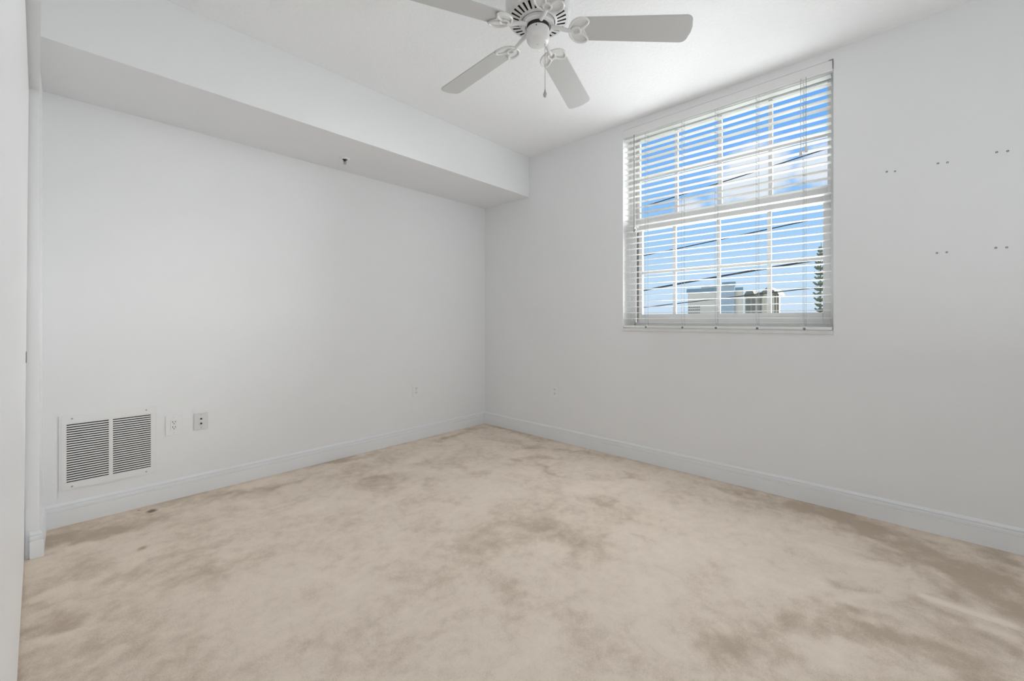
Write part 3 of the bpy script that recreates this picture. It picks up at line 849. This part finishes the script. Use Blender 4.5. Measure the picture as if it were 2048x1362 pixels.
# ------------------------------------------------------------------ outside the window
M_beige = mat('stucco_beige', (0.60, 0.54, 0.47), 0.9, 0.1, var=(0.25, 0.05))
M_bluegl = mat('curtain_glass', (0.27, 0.34, 0.40), 0.25, 0.5, var=(0.12, 0.12))
M_teal = mat('teal_roof_metal', (0.16, 0.24, 0.30), 0.5, 0.3)
M_cream = mat('stucco_cream', (0.50, 0.45, 0.36), 0.9, 0.1, var=(0.3, 0.06))
M_olive = mat('olive_roof', (0.15, 0.14, 0.10), 0.8, 0.2)
M_window = mat('dark_window_glass', (0.12, 0.115, 0.11), 0.3, 0.5)
M_ground = mat('asphalt_and_lawn', (0.22, 0.24, 0.17), 0.95, 0.1, var=(0.05, 0.3))
GZ = -7.0
struct(MB().box(1.5, 400, -300, 400, GZ - 0.5, GZ).build('ground', M_ground), 'street level ground outside')

b1 = tag(empty('office_building', (90, 26, GZ)), 'beige office block with a blue glass tower seen through the window', 'building')
def bpart(par, name, m, boxes, off, **k):
    g_ = MB()
    for bx in boxes:
        g_.box(*bx)
    o = g_.build(name, m, par, **k)
    o.location = -Vector(off)
    return o
o1 = (90, 26, GZ)
def splay(par, name, m, x0, x1, y0, y1, z0, z1, off):
    """block whose right flank is turned along the view ray, keeping its sunlit side unseen"""
    k_ = (x1 - x0) * ((y0 + 3.4) / (x0 + 3.1) + 0.02)  # plan shaped so the bright sunlit flank stays out of view
    o = MB().prism([(x0, y0), (x1, y0 + k_), (x1, max(y1, y0 + k_ + 0.5)), (x0, y1)], z0, z1).build(name, m, par)
    o.location = -Vector(off)
    return o
splay(b1, 'main_block', M_beige, 90, 104, 20.2, 31.2, GZ, 7.2, o1)
splay(b1, 'roof_band', M_teal, 89.8, 104, 24.5, 31.4, 7.2, 8.05, o1)
splay(b1, 'penthouse', M_cream, 93, 100, 25.4, 29.4, 8.05, 8.72, o1)
splay(b1, 'glass_tower', M_bluegl, 89.4, 97, 21.7, 24.5, GZ, 8.45, o1)
g_ = MB()
g_.prism([(89.2, 21.4), (97, 23.7), (97, 25.6), (89.2, 24.0), (88.8, 22.7)], 8.45, 9.0)
g_.build('tower_cap', M_teal, b1).location = -Vector(o1)
splay(b1, 'cornice', M_teal, 89.6, 104, 20.15, 21.65, 7.2, 7.85, o1)
for r_ in range(4):
    for c_ in range(6):
        yy, zz_ = 30.9 - c_ * 0.42, 4.05 - r_ * 0.60
        bpart(b1, 'window', M_window, [(89.93, 90.1, yy - 0.13, yy + 0.13, zz_ - 0.13, zz_ + 0.13)], o1)

b2 = tag(empty('apartment_building', (90, 17, GZ)), 'cream apartment tower with stepped olive roofs right of the blue glass block', 'building')
o2 = (90, 17, GZ)
splay(b2, 'main_block', M_cream, 90, 97, 13.9, 20.0, GZ, 6.0, o2)
splay(b2, 'bay', M_cream, 89.5, 95, 14.7, 16.7, GZ, 6.6, o2)
g_ = MB()
def hip(x0, x1, y0, y1, z0, z1, s_):
    v0 = [(x0, y0), (x1, y0), (x1, y1), (x0, y1)]
    v1 = [(x0 + s_, y0 + s_), (x1 - s_, y0 + s_), (x1 - s_, y1 - s_), (x0 + s_, y1 - s_)]
    A = [g_.bm.verts.new((x, y, z0)) for x, y in v0]
    B = [g_.bm.verts.new((x, y, z1)) for x, y in v1]
    g_._face(A[::-1]); g_._face(B)
    for i in range(4):
        g_._face([A[i], A[(i + 1) % 4], B[(i + 1) % 4], B[i]])
hip(89.2, 97, 18.0, 20.05, 6.0, 7.0, 0.45)
hip(89.2, 98, 16.4, 18.1, 6.0, 6.7, 0.5)
hip(89.0, 98, 14.5, 16.9, 6.6, 7.55, 0.8)
hip(89.2, 96, 13.95, 15.0, 6.0, 6.75, 0.35)
g_.build('stepped_roof', M_olive, b2).location = -Vector(o2)
for r_ in range(5):
    z1_ = 5.5 - r_ * 1.35
    for ya, yb in ((18.9, 19.75), (18.1, 18.75), (17.0, 17.7)):
        bpart(b2, 'balcony_opening', M_window, [(89.9, 90.2, ya, yb, z1_ - 1.05, z1_)], o2)
for ya in (13.95, 14.35, 14.8, 15.3, 15.9, 16.6):
    bpart(b2, 'pilaster', M_beige, [(89.35, 90.1, ya - 0.06, ya + 0.06, GZ, 6.2)], o2)

# Norfolk pine
tr_ = tag(empty('norfolk_pine', (40, 1.72, GZ)), 'thin tiered pine standing at the right side of the window view', 'tree')
M_bark = mat('bark', (0.16, 0.12, 0.09), 0.9, 0.1)
M_needle = mat('pine_needles', (0.13, 0.15, 0.10), 0.8, 0.2, var=(3, 0.35))
MB().tube([(0, 0, 0), (0.03, 0, 5), (0, 0.03, 10), (0.02, -0.03, 14.75)], [0.16, 0.13, 0.08, 0.012], 8).build('trunk', M_bark, tr_, smooth=True)
nd = MB()
rn = random.Random(11)
z = 5.0
while z < 14.5:
    ln = max(0.10, min(0.52, (14.9 - z) * 0.20))
    kk = 7
    for k in range(kk):
        a = 2 * PI * (k + rn.random() * 0.5) / kk
        l2 = ln * rn.uniform(0.75, 1.1)
        pts, rads = [], []
        for q in range(6):
            u = q / 5
            pts.append((l2 * u * math.cos(a), l2 * u * math.sin(a), z - 0.06 * math.sin(PI * u) + 0.22 * u * u * ln / 0.5 + rn.uniform(-0.01, 0.01)))
            rads.append(0.035 + 0.055 * math.sin(PI * min(1, u * 0.9 + 0.08)))
        nd.tube(pts, rads, 6)
        for q in (2, 3, 4):
            for sd in (-1, 1):
                b0 = Vector(pts[q])
                dr_ = Vector((math.cos(a + sd * 0.9), math.sin(a + sd * 0.9), 0.45)) * (0.16 * ln / 0.5)
                nd.tube([b0, b0 + dr_ * 0.6, b0 + dr_], [0.03, 0.035, 0.012], 5)
    z += 0.44 if z < 13 else 0.30
nd.build('foliage', M_needle, tr_)

# overhead lines along the street
def line(label, p0, p1, rad, sag, xx=16.0):
    k = MB()
    pts = []
    (ya, za), (yb, zb2) = p0, p1
    y_s, y_e = 14.0, -14.0
    for i in range(29):
        y_ = y_s + (y_e - y_s) * i / 28
        u = (y_ - ya) / (yb - ya)
        pts.append((xx, y_, za + (zb2 - za) * u - sag * u * (1 - u)))
    k.tube(pts, rad, 6)
    tag(k.build('overhead_line', M_wire, smooth=True), label, 'power line', 'overhead lines outside the window')
line('thin dark overhead line crossing the upper sash', (5.352, 6.711), (-0.545, 7.367), 0.022, 0.05)
line('dark overhead line crossing the middle of the lower sash', (5.883, 4.273), (-0.290, 4.859), 0.022, 0.03)
line('thick overhead cable crossing the lower sash above the buildings', (5.883, 2.588), (-0.986, 3.386), 0.038, -0.10)
line('lowest overhead line passing in front of the building roofs', (5.883, 1.762), (-1.129, 2.371), 0.020, -0.02)
